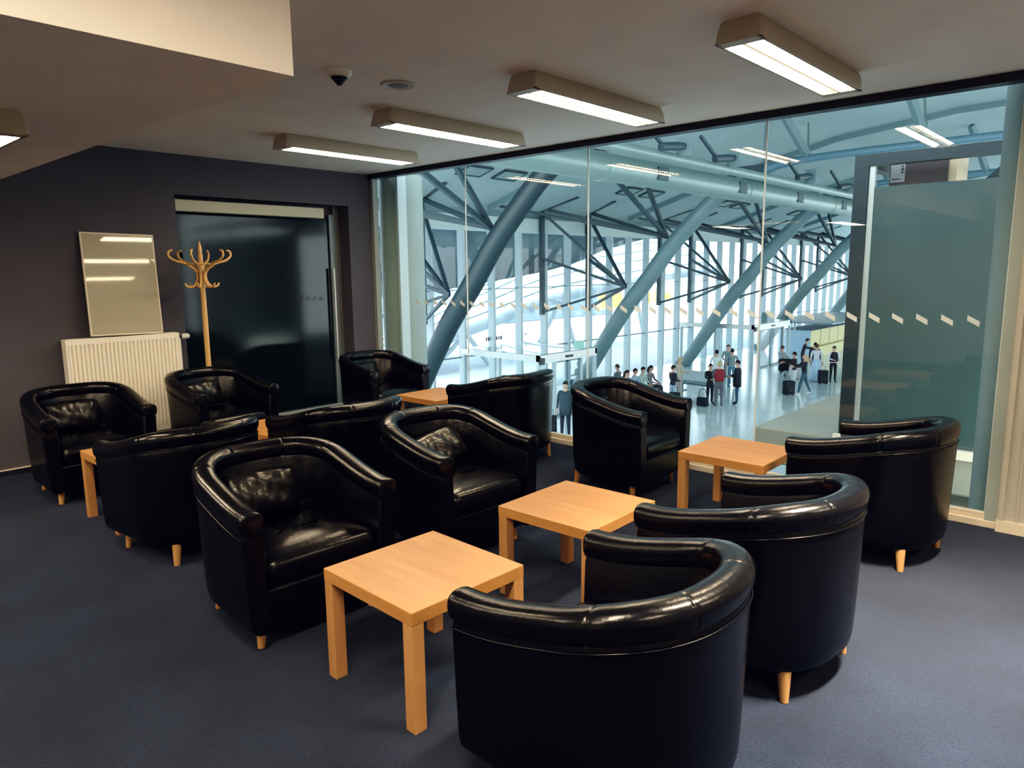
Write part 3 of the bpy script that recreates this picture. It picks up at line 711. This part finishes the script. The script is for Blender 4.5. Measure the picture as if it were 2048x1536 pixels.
# ------------------------------------------------------------------ outside the facade
cp = empty('curved_canopy',(0,0,0)); tag(cp,'curved striped canopy roof rising outside the facade','canopy')
F = [(20,-3.5),(22.5,-2.65),(24.9,-1.85),(28.6,-1.1),(32,-.40),(36.4,.15),(44,.8),(54,1.4)]
B = [(24,-2.6),(28,-.9),(31.4,.5),(35.1,1.9),(39,3.5),(44,4.4),(52,5.2),(62,5.8)]
Fp = bez([(-27,y,z+.35) for y,z in F],56); Bp = bez([(-34,y,z) for y,z in B],56)
pts = []
for a,b in zip(Fp,Bp): pts.append([a.lerp(b,j/16)+Vector((0,0,.5*math.sin(PI*j/16))) for j in range(17)])
mb = MB()
for j in range(16):
    col = [[pts[i][j],pts[i][j+1]] for i in range(len(pts))]; mb.grid(col,0)
mb.build('sheet', M['canopy_sheet'], cp, smooth=True)
for j in range(1,16,2):
    MB().tube([pts[i][j]+Vector((0,0,.02)) for i in range(0,len(pts),3)],.045,6).build('rib', M['steel_teal'], cp, smooth=True)
MB().tube([p-Vector((0,0,.25)) for p in Fp],.36,14).build('edge_beam', mat('edge_beam_grey',(.42,.50,.57),.5), cp, smooth=True)
for y,z in ((26,-1.7),(34,-.2),(42,.6)):
    for dy in (-2.2,2.2): MB().bar((-27,y,z),(-27.5,y+dy,ZF),.18,.18).build('prop', M['mullion'], cp)
low = [(8,.5),(16,.5),(20.2,.55),(22.1,.75),(25.5,1.1),(28.5,1.43),(31,1.8),(34.2,2.63),(38.4,3.35),(46.8,3.9),(66,4.2)]
poly = low+[(66,5.2),(8,5.2)]
es = MB(); n = len(low)
for (a,za),(b,zb) in zip(low,low[1:]):
    es.add([(-24,a,za),(-24,b,zb),(-24,b,5.2),(-24,a,5.2),(-24.3,a,za),(-24.3,b,zb),(-24.3,b,5.2),(-24.3,a,5.2)],[(0,1,2,3),(7,6,5,4),(0,4,5,1),(3,2,6,7)])
es.box(-24.3,UF-.3,8,66,5.2,5.3)
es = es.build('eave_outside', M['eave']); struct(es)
bd = empty('grey_building',(0,0,0)); tag(bd,'grey blue building block across the forecourt','building')
MB().box(-62,-48,28,70,ZF,4.4).build('wall', M['bldg'], bd)
for i in range(10): MB().box(-48.0,-47.9,30+4*i,32.6+4*i,.6,2.6).build('window', M['dark_glass'], bd)
MB().box(-62.5,-47.5,27.5,70.5,4.4,4.9).build('roof', M['fascia'], bd)
bb = empty('billboard',(-40,62,0)); tag(bb,'white billboard with yellow letters and a red and yellow patch outside','billboard')
MB().box(-.1,0,-6,8,-2.3,-.4).build('board', M['sign_white'], bb)
MB().box(0,.04,-6,-2.0,-2.2,-.9).build('yellow_patch', M['sign_yellow'], bb); MB().box(.04,.06,-6,-2.0,-.9,-.5).build('red_patch', M['sign_red'], bb)
MB().tube([(.08,4.6+.55*math.cos(t*PI/12),-1.4+.5*math.sin(t*PI/12)) for t in range(25)],.12,8).box(.02,.12,2.9,3.2,-1.9,-.9).tube([(.08,3.05-.5+.5*math.cos(t*PI/12),-1.75+.35*math.sin(t*PI/12)) for t in range(-12,1)],.09,8).build('yellow_lettering', M['sign_yellow'], bb)
MB().tube([(.08,6.6+.4*math.cos(t*PI/12),-1.35+.35*math.sin(t*PI/12)) for t in range(25)],.2,8).build('yellow_ring', M['sign_yellow'], bb)
for y in (-4,1,6): MB().box(-.2,-.05,y,y+.2,ZF,-2.2).build('post', M['mullion'], bb)

# ------------------------------------------------------------------ people in the hall
def pm(name,c): 
    k = 'c_'+name
    if k not in M: M[k] = mat(k,c,.8)
    return M[k]
SKIN = mat('skin',(.52,.33,.25),.55); HAIRS = {'dark':(.015,.012,.012),'blond':(.42,.32,.17),'brown':(.09,.055,.035),'grey':(.38,.36,.33)}
DG = None
def person(name,loc,rz,pose='stand',top=(.05,.05,.06),legs=(.06,.08,.13),hair='dark',long=False,H=1.74,label='',arms='down',coat=False,skirt=None,shoe=(.02,.02,.02),sleeves=True,group='people in the hall',vest=None):
    s = H/1.74
    root = empty(name,loc,rz); tag(root,label,'person',group)
    V = []; E = []; R = []; Z = []
    def j(p,r,zone,par=None):
        V.append(Vector(p)*s); R.append(r*s); Z.append(zone)
        if par is not None: E.append((par,len(V)-1))
        return len(V)-1
    if pose == 'sit':
        hz = .50; lean = .06
        pel = j((0,.04,hz+.05),.135,'legs'); ab = j((0,.06,hz+.22),.13,'top',pel); ch = j((0,.05,hz+.42),.145,'top',ab); nk = j((0,.03,hz+.60),.055,'skin',ch)
        hd = j((0,.01,hz+.70),.075,'skin',nk)
        hp = lambda sx:(sx*.09,.0,hz); kn = lambda sx:(sx*.12,-.42,hz+.02); an = lambda sx:(sx*.12,-.44,.09); to = lambda sx:(sx*.13,-.60,.035)
        sh = lambda sx:(sx*.18,.04,hz+.50); el = lambda sx:(sx*.23,-.06,hz+.25); wr = lambda sx:(sx*.12,-.28,hz+.17)
    else:
        st = {'stand':0,'walk':1}.get(pose,0); ln = .10 if pose == 'bend' else 0
        pel = j((0,0,.94),.135,'legs'); ab = j((0,-ln*.3,1.08),.125,'top',pel); ch = j((0,-ln,1.28),.148,'top',ab); nk = j((0,-ln*1.4,1.46),.055,'skin',ch)
        hd = j((0,-ln*1.9-.01,1.57),.075,'skin',nk)
        f = lambda sx: -.16*sx*st
        hp = lambda sx:(sx*.09,f(sx)*.1,.90); kn = lambda sx:(sx*.10,f(sx)*.9-.02,.50); an = lambda sx:(sx*.11,f(sx)*1.6+.03*st,.09+(.03*st if sx<0 else 0)); to = lambda sx:(sx*.13,f(sx)*1.6-.15,.035+(.0*st))
        sh = lambda sx:(sx*.185,-ln,1.40)
        if arms == 'hips': el = lambda sx:(sx*.33,.08,1.16); wr = lambda sx:(sx*.19,-.05,1.0)
        elif arms == 'front': el = lambda sx:(sx*.23,-.02,1.14); wr = lambda sx:(sx*.13,-.26,1.10)
        elif arms == 'pull': el = lambda sx:(sx*.22,.06-.16*(sx>0),1.14); wr = lambda sx:(sx*.23,.18 if sx<0 else -.26,.90 if sx<0 else 1.12)
        elif arms == 'reach': el = lambda sx:(sx*.25,-.20,1.22); wr = lambda sx:(sx*.22,-.46,1.22)
        else: el = lambda sx:(sx*.235,.02,1.13); wr = lambda sx:(sx*.24,-.05,.88)
    hands = []
    for sx in (-1,1):
        a = j(hp(sx),.098,'legs',pel); b = j(kn(sx),.066,'legs',a); c = j(an(sx),.045,'legs',b); j(to(sx),.036,'shoe',c)
        a = j(sh(sx),.068,'top',ch); b = j(el(sx),.046,'top',a); c = j(wr(sx),.032,'top' if sleeves else 'skin',b); hands.append((Vector(el(sx))*s,Vector(wr(sx))*s,sx))
    me = bpy.data.meshes.new(name); me.from_pydata(V,E,[])
    ob = bpy.data.objects.new('tmp',me); COL.objects.link(ob)
    sk = ob.modifiers.new('skin','SKIN'); sk.use_smooth_shade = True
    lay = me.skin_vertices[0].data
    for i,r_ in enumerate(R):
        fl = .72 if Z[i] in ('top','legs') and R[i] > .12*s else 1
        lay[i].radius = (r_,r_*fl) if fl == 1 else (r_,r_*fl)
    lay[0].use_root = True
    sb = ob.modifiers.new('sub','SUBSURF'); sb.levels = 1; sb.render_levels = 1
    dg = bpy.context.evaluated_depsgraph_get(); ev = ob.evaluated_get(dg); m2 = bpy.data.meshes.new_from_object(ev)
    bpy.data.objects.remove(ob)
    zones = ['skin','top','legs','shoe','eye']
    mb = MB(); vs = [v_.co.copy() for v_ in m2.vertices]; fs = [list(p.vertices) for p in m2.polygons]
    seg = [(V[a],V[b],Z[b] if Z[b] != 'skin' else ('skin' if Z[a] != 'top' or not sleeves else 'skin')) for a,b in E]
    hem = (.80 if coat else .93)*s if pose != 'sit' else (.5+.02)*s
    for fidx in fs:
        c = sum((vs[i] for i in fidx),Vector())/len(fidx); best = None
        for a,b,z_ in seg:
            ab_ = b-a; t = max(0,min(1,(c-a).dot(ab_)/ab_.length_squared)); d_ = (c-(a+ab_*t)).length
            if best is None or d_ < best[0]: best = (d_,z_,t)
        z_ = best[1]
        if z_ == 'legs' and c.z > hem and pose != 'sit': z_ = 'top'
        if z_ == 'skin' and c.z < (1.41 if pose != 'sit' else 1.03)*s and abs(c.x) < .15*s: z_ = 'top'
        mb.m.append(zones.index(z_)); mb.f.append(fidx)
    mb.v = [tuple(v_) for v_ in vs]
    hc = V[hd]+Vector((0,-.012,.035))*s
    mb.ball(hc,(.077*s,.095*s,.115*s),14,10,0)
    mb.ball(hc+Vector((0,-.098,-.012))*s,(.014*s,.020*s,.022*s),8,6,0)
    mb.ball(hc+Vector((0,-.082,-.055))*s,(.026*s,.012*s,.008*s),8,4,1)
    for sx in (-1,1):
        mb.ball(hc+Vector((sx*.031,-.084,.012))*s,(.012*s,.010*s,.008*s),6,4,4)
        mb.ball(hc+Vector((sx*.078,.006,-.008))*s,(.010*s,.020*s,.032*s),6,5,0)
    for e_,w_,sx in hands:
        d_ = (w_-e_).normalized(); side = Vector((sx,0,0)); 
        n_ = d_.cross(side).normalized(); side = n_.cross(d_).normalized()
        pc = w_+d_*.05*s
        mb.tube([w_-d_*.01*s,pc,w_+d_*.09*s],[.027*s,.036*s,.034*s],8,True,0)
        for k,L_f in enumerate((.068,.078,.072,.056)):
            b0 = w_+d_*.085*s+side*(.030-.020*k)*s
            mb.tube([b0,b0+d_*L_f*.5*s,b0+(d_*L_f*.85-n_*.02)*s,b0+(d_*L_f-n_*.038)*s],[.0095*s,.009*s,.008*s,.006*s],6,True,0)
        b0 = w_+d_*.03*s-side*(-.030)*s
        mb.tube([b0,b0+(side*.028+d_*.025-n_*.01)*s,b0+(side*.034+d_*.06-n_*.022)*s],[.012*s,.010*s,.007*s],6,True,0)
    key = lambda c: 'cl_%d_%d_%d'%tuple(int(x*100) for x in c)
    body = mb.build('body',[SKIN,pm(key(top),top),pm(key(legs),legs),pm(key(shoe),shoe),M['dark_pl']],root,smooth=True)
    hm = pm('hair_'+hair,HAIRS[hair]); hb = MB()
    pts = []
    for i in range(9):
        t = PI*.52*i/8; row = []
        for k in range(17):
            a = 2*PI*k/16; back = .5+.5*math.sin(a); tt = t*(.78+.42*back)
            row.append(tuple(hc+Vector((.086*math.sin(tt)*math.cos(a),.103*math.sin(tt)*math.sin(a)+.006,.124*math.cos(tt)))*s))
        pts.append(row)
    hb.grid(pts)
    if long: hb.tube([hc+Vector((0,.07,.03))*s,hc+Vector((0,.10,-.08))*s,hc+Vector((0,.10,-.20))*s,hc+Vector((0,.09,-.28))*s],[.075*s,.085*s,.07*s,.03*s],10,flat=.55)
    hb.build('hair',hm,root,smooth=True)
    if vest: 
        MB().lathe([(.155,.98),(.165,1.1),(.175,1.28),(.165,1.38),(.10,1.44)],18).build('vest',pm('vest_%d'%int(vest[0]*100),vest),root,smooth=True)
        root.children[-1].scale = (1.12*s,.80*s,s)
    if skirt:
        k_ = MB().lathe([(.15,1.0),(.19,.85),(.25,.45),(.32,.05),(.30,.05),(.17,.85)],20).build('skirt',pm(key(skirt),skirt),root,smooth=True); k_.scale = (s,s*.85,s)
    if coat: MB().lathe([(.17,.70),(.175,.9),(.168,1.1),(.172,1.3),(.12,1.42)],18).build('jacket',pm(key(top),top),root,smooth=True).scale = (1.12*s,.82*s,s)
    return root
R_ = math.radians
P = person
P('person',(-12.09,24.68,ZF),R_(215),legs=(.10,.10,.12),top=(.10,.10,.11),vest=(.20,.02,.03),hair='blond',arms='front',label='person in a red vest and grey trousers standing with the back turned')
P('person',(-11.75,25.5,ZF),R_(-65),top=(.012,.014,.022),legs=(.03,.06,.12),arms='front',coat=True,label='person in a black hooded jacket and jeans standing beside the red vest')
P('person',(-12.62,25.0,ZF),R_(60),top=(.02,.02,.025),legs=(.02,.02,.03),H=1.58,arms='front',label='dark clothed person half hidden on the left of the red vest, with a black bag')
P('person',(-13.89,28.04,ZF),R_(200),top=(.62,.68,.72),legs=(.45,.50,.55),label='person in a white shirt standing behind the red vest',H=1.76)
P('person',(-14.29,29.94,ZF),R_(20),top=(.20,.25,.27),legs=(.10,.13,.18),H=1.8,arms='front',label='person with brown hair facing the grey T-shirt at the porch',hair='brown')
P('person',(-13.63,28.96,ZF),R_(205),top=(.20,.28,.29),legs=(.10,.20,.28),H=1.75,sleeves=False,label='person in a grey T-shirt and jeans with the back turned')
P('person',(-10.62,29.22,ZF),R_(-60),pose='walk',top=(.025,.025,.04),legs=(.05,.10,.14),hair='blond',long=True,H=1.68,arms='reach',shoe=(.6,.6,.6),label='blond person in a dark top and jeans stepping towards a wheeled suitcase')
P('person',(-11.30,29.9,ZF),R_(-80),top=(.03,.022,.028),legs=(.55,.60,.60),H=1.68,arms='reach',label='person in a dark top and white trousers facing the blond walker')
P('person',(-11.55,33.16,ZF),R_(190),top=(.66,.66,.72),legs=(.10,.25,.42),hair='brown',skirt=(.42,.60,.78),H=1.72,arms='down',label='person in a white blouse and long pale blue skirt')
P('person',(-10.8,33.15,ZF),R_(40),top=(.70,.70,.72),legs=(.015,.015,.025),vest=(.02,.02,.03),H=1.68,arms='front',label='person in a white shirt and black vest next to the dark booth post')
P('person',(-13.85,35.0,ZF),R_(160),pose='sit',top=(.45,.45,.5),legs=(.02,.02,.03),H=1.72,label='person perched on the loaded luggage cart',hair='brown')
P('person',(-13.2,35.9,ZF),R_(110),pose='bend',top=(.04,.04,.05),legs=(.03,.04,.06),H=1.68,arms='reach',label='dark haired person bending over the luggage cart')
P('person',(-12.0,34.2,ZF),R_(190),top=(.02,.02,.03),legs=(.02,.025,.04),H=1.68,label='dark clothed person behind the pale blue skirt')
P('person',(-13.44,17.13,ZF),R_(25),top=(.03,.05,.065),legs=(.012,.016,.03),H=1.80,label='person in a dark suit beside a black suitcase by the nearest porch',coat=True)
P('person',(-16.9,22.4,ZF),R_(-95),top=(.34,.34,.31),legs=(.2,.2,.2),hair='blond',H=1.6,label='blond person in a pale coat waiting near the facade',arms='front')
P('person',(-16.25,24.1,ZF+.0),R_(-85),pose='sit',top=(.16,.18,.19),legs=(.1,.1,.12),hair='brown',label='grey clothed person seated nearer the facade')
P('person',(-14.98,22.9,ZF),R_(95),pose='sit',top=(.02,.02,.03),legs=(.02,.02,.03),long=True,label='dark haired person seated at the near end of the bench')
P('person',(-14.98,23.47,ZF),R_(95),pose='sit',top=(.35,.45,.58),legs=(.35,.05,.07),label='person in a light blue shirt seated on the bench')
P('person',(-14.98,24.04,ZF),R_(95),pose='sit',top=(.42,.52,.46),legs=(.03,.03,.04),label='person in a pale green jacket seated on the bench')
P('person',(-14.98,24.61,ZF),R_(95),pose='sit',top=(.22,.20,.22),legs=(.05,.05,.06),long=True,label='long haired person in a striped grey top seated on the bench')
P('person',(-14.05,25.2,ZF),R_(150),top=(.50,.44,.34),legs=(.4,.38,.35),hair='blond',H=1.70,label='blond person in beige standing behind the seated travellers',arms='front')
P('person',(-13.25,23.3,ZF),R_(150),top=(.02,.02,.03),legs=(.30,.42,.55),H=1.66,label='person in a black top and pale jeans in front of the bench',arms='front',coat=False)
# luggage
def suitcase(loc,rz,w_,h_,d_,lab,c=(.012,.014,.022)):
    r_ = empty('suitcase',loc,rz); tag(r_,lab,'suitcase')
    MB().box(-w_/2,w_/2,-d_/2,d_/2,.05,h_).build('case', pm('case',c), r_, bevel=.03)
    MB().tube([(-.1,d_/2-.03,h_-.02),(-.1,d_/2-.03,h_+.18),(.1,d_/2-.03,h_+.18),(.1,d_/2-.03,h_-.02)],.010,6).build('pull_handle', M['dark_pl'], r_, smooth=True)
    MB().box(-w_/2+.05,w_/2-.05,-d_/2-.03,-d_/2,.15,h_*.6).build('front_pocket', pm('case2',(.02,.022,.03)), r_, bevel=.015)
    for sx in (-1,1):
        for sy in (-1,1): MB().tube([(sx*(w_/2-.07)-.02,sy*(d_/2-.06),.035),(sx*(w_/2-.07)+.02,sy*(d_/2-.06),.035)],.035,10).build('wheel', M['dark_pl'], r_)
suitcase((-14.15,17.25,ZF),R_(40),.42,.58,.26,'black suitcase standing beside the person in the dark suit')
suitcase((-11.05,28.75,ZF),R_(60),.42,.60,.28,'dark wheeled suitcase in front of the blond walker')
suitcase((-13.0,23.0,ZF),R_(20),.40,.68,.26,'dark suitcase in front of the steel bench')
suitcase((-11.0,32.5,ZF),R_(30),.4,.62,.3,'black bag between the blue skirt and the black vest')
b_ = empty('shoulder_bag',(-12.62,24.45,ZF)); tag(b_,'black shoulder bag resting by the dark clothed person','bag')
MB().box(-.22,.22,-.1,.1,.0,.34).build('bag_body', pm('case',(.012,.014,.022)), b_, bevel=.05); MB().tube(bez([(-.18,0,.32),(-.1,0,.62),(.1,0,.62),(.18,0,.32)]),.014,6).build('strap', M['dark_pl'], b_, smooth=True)
ct = empty('luggage_cart',(-13.25,34.3,ZF),R_(30)); tag(ct,'steel luggage cart under dark bags at the end of the hall','luggage cart')
MB().box(-.32,.32,-.75,.5,.16,.20).box(-.32,.32,-.75,-.72,.2,.3).build('deck', M['bench'], ct)
MB().tube([(-.3,.48,.2),(-.3,.62,.98),(.3,.62,.98),(.3,.48,.2)],.02,8).build('push_handle', M['bench'], ct, smooth=True)
for x,y in ((-.27,-.6),(.27,-.6),(-.27,.42),(.27,.42)): MB().tube([(x-.025,y,.08),(x+.025,y,.08)],.08,12).build('wheel', M['dark_pl'], ct)
for i,(x,y,z,wx,wy,wz,rz,c,lab) in enumerate([(-13.3,34.05,.20,.62,.42,.30,30,(.012,.012,.016),'black bag lowest on the luggage cart'),(-13.3,34.1,.51,.70,.40,.28,22,(.015,.016,.02),'black bag on top of the luggage cart'),(-12.55,33.3,.0,.5,.42,.62,10,(.50,.50,.52),'large pale sack standing by the luggage cart')]):
    q = empty('travel_bag',(x,y,ZF+z),R_(rz)); tag(q,lab,'bag')
    MB().box(-wx/2,wx/2,-wy/2,wy/2,0,wz).build('bag_body', pm('bag%d'%i,c), q, bevel=.09); MB().tube(bez([(-.15,0,wz-.01),(-.08,0,wz+.12),(.08,0,wz+.12),(.15,0,wz-.01)]),.014,6).build('grip', M['dark_pl'], q, smooth=True)

# ------------------------------------------------------------------ light
w_ = bpy.data.worlds.new('sky'); SC.world = w_; w_.use_nodes = True
N, L = w_.node_tree.nodes, w_.node_tree.links
bg = N['Background']; tc = N.new('ShaderNodeTexCoord'); sep = N.new('ShaderNodeSeparateXYZ'); L.new(tc.outputs['Generated'], sep.inputs[0])
rp = N.new('ShaderNodeValToRGB'); rp.color_ramp.elements[0].position = .48; rp.color_ramp.elements[1].position = .75
rp.color_ramp.elements[0].color = (.97,.99,1.0,1); rp.color_ramp.elements[1].color = (.80,.92,1.0,1)
mr = N.new('ShaderNodeMapRange'); mr.inputs['From Min'].default_value = -1; L.new(sep.outputs['Z'], mr.inputs['Value']); L.new(mr.outputs['Result'], rp.inputs['Fac'])
L.new(rp.outputs['Color'], bg.inputs['Color']); bg.inputs['Strength'].default_value = 5.2
def area(name,loc,rot,sx,sy,power,col,spread=PI):
    l = bpy.data.lights.new(name,'AREA'); l.shape = 'RECTANGLE'; l.size = sx; l.size_y = sy; l.energy = power; l.color = col; l.spread = spread
    o = bpy.data.objects.new(name,l); COL.objects.link(o); o.location = loc; o.rotation_euler = rot; return o
# further lamps of the lounge behind and beside the camera
for x,y,pw in ((-.25,2.75,135),(1.5,3.5,45),(-.9,.2,80),(1.2,.6,50),(-5.2,-.6,55),(-3.6,-1.2,50),(-1.2,-1.8,45)):
    z_ = 2.2 if x < -2.3 else HC-.06
    area('lounge_lamp_light',(x,y,z_),(0,0,0),.20,1.2,pw,(1,.82,.60),1.5 if pw > 100 else PI)

area('booth_fill_light',(.25,6.2,.12),Vector((-1,.36,.12)).to_track_quat('-Z','Y').to_euler(),1.0,.15,45,(.92,1,.88))  # unseen light added to brighten the lower frosted booth panel

# ------------------------------------------------------------------ camera
cam = bpy.data.cameras.new('camera'); co = bpy.data.objects.new('camera',cam); COL.objects.link(co); SC.camera = co
f_px,pitch,roll,hc_ = 1430.2352,0.15852285,-0.01089077,1.58491717; yaw = math.radians(42.45)
Rz = Matrix.Rotation(yaw,3,'Z')
fwv = Rz@Vector((0,math.cos(pitch),-math.sin(pitch))); u0 = Rz@Vector((0,math.sin(pitch),math.cos(pitch))); r0 = Rz@Vector((1,0,0))
rtv = r0*math.cos(roll)+u0*math.sin(roll); upv = -r0*math.sin(roll)+u0*math.cos(roll)
mw = Matrix((( rtv.x,upv.x,-fwv.x,0),(rtv.y,upv.y,-fwv.y,0),(rtv.z,upv.z,-fwv.z,hc_),(0,0,0,1)))
co.matrix_world = mw; cam.sensor_fit = 'HORIZONTAL'; cam.sensor_width = 36; cam.lens = f_px*36/2048; cam.clip_start = .05; cam.clip_end = 500
SC.view_settings.view_transform = 'Standard'; SC.view_settings.look = 'None'; SC.view_settings.exposure = 0
SC.view_settings.use_curve_mapping = True
cm = SC.view_settings.curve_mapping
def curve(i,pts):
    c = cm.curves[i].points
    while len(c) > 2: c.remove(c[1])
    c[0].location = pts[0]; c[-1].location = pts[-1]
    for p in pts[1:-1]: c.new(*p)
curve(3,[(0,0),(.022,.0105),(.06,.044),(.15,.15),(.4,.43),(.7,.745),(1,1)])
curve(2,[(0,.0045),(.05,.052),(.2,.2),(1,1)])
cm.update()
SC.cycles.max_bounces = 8; SC.cycles.transparent_max_bounces = 20; SC.cycles.sample_clamp_indirect = 8
SC.cycles.use_denoising = True
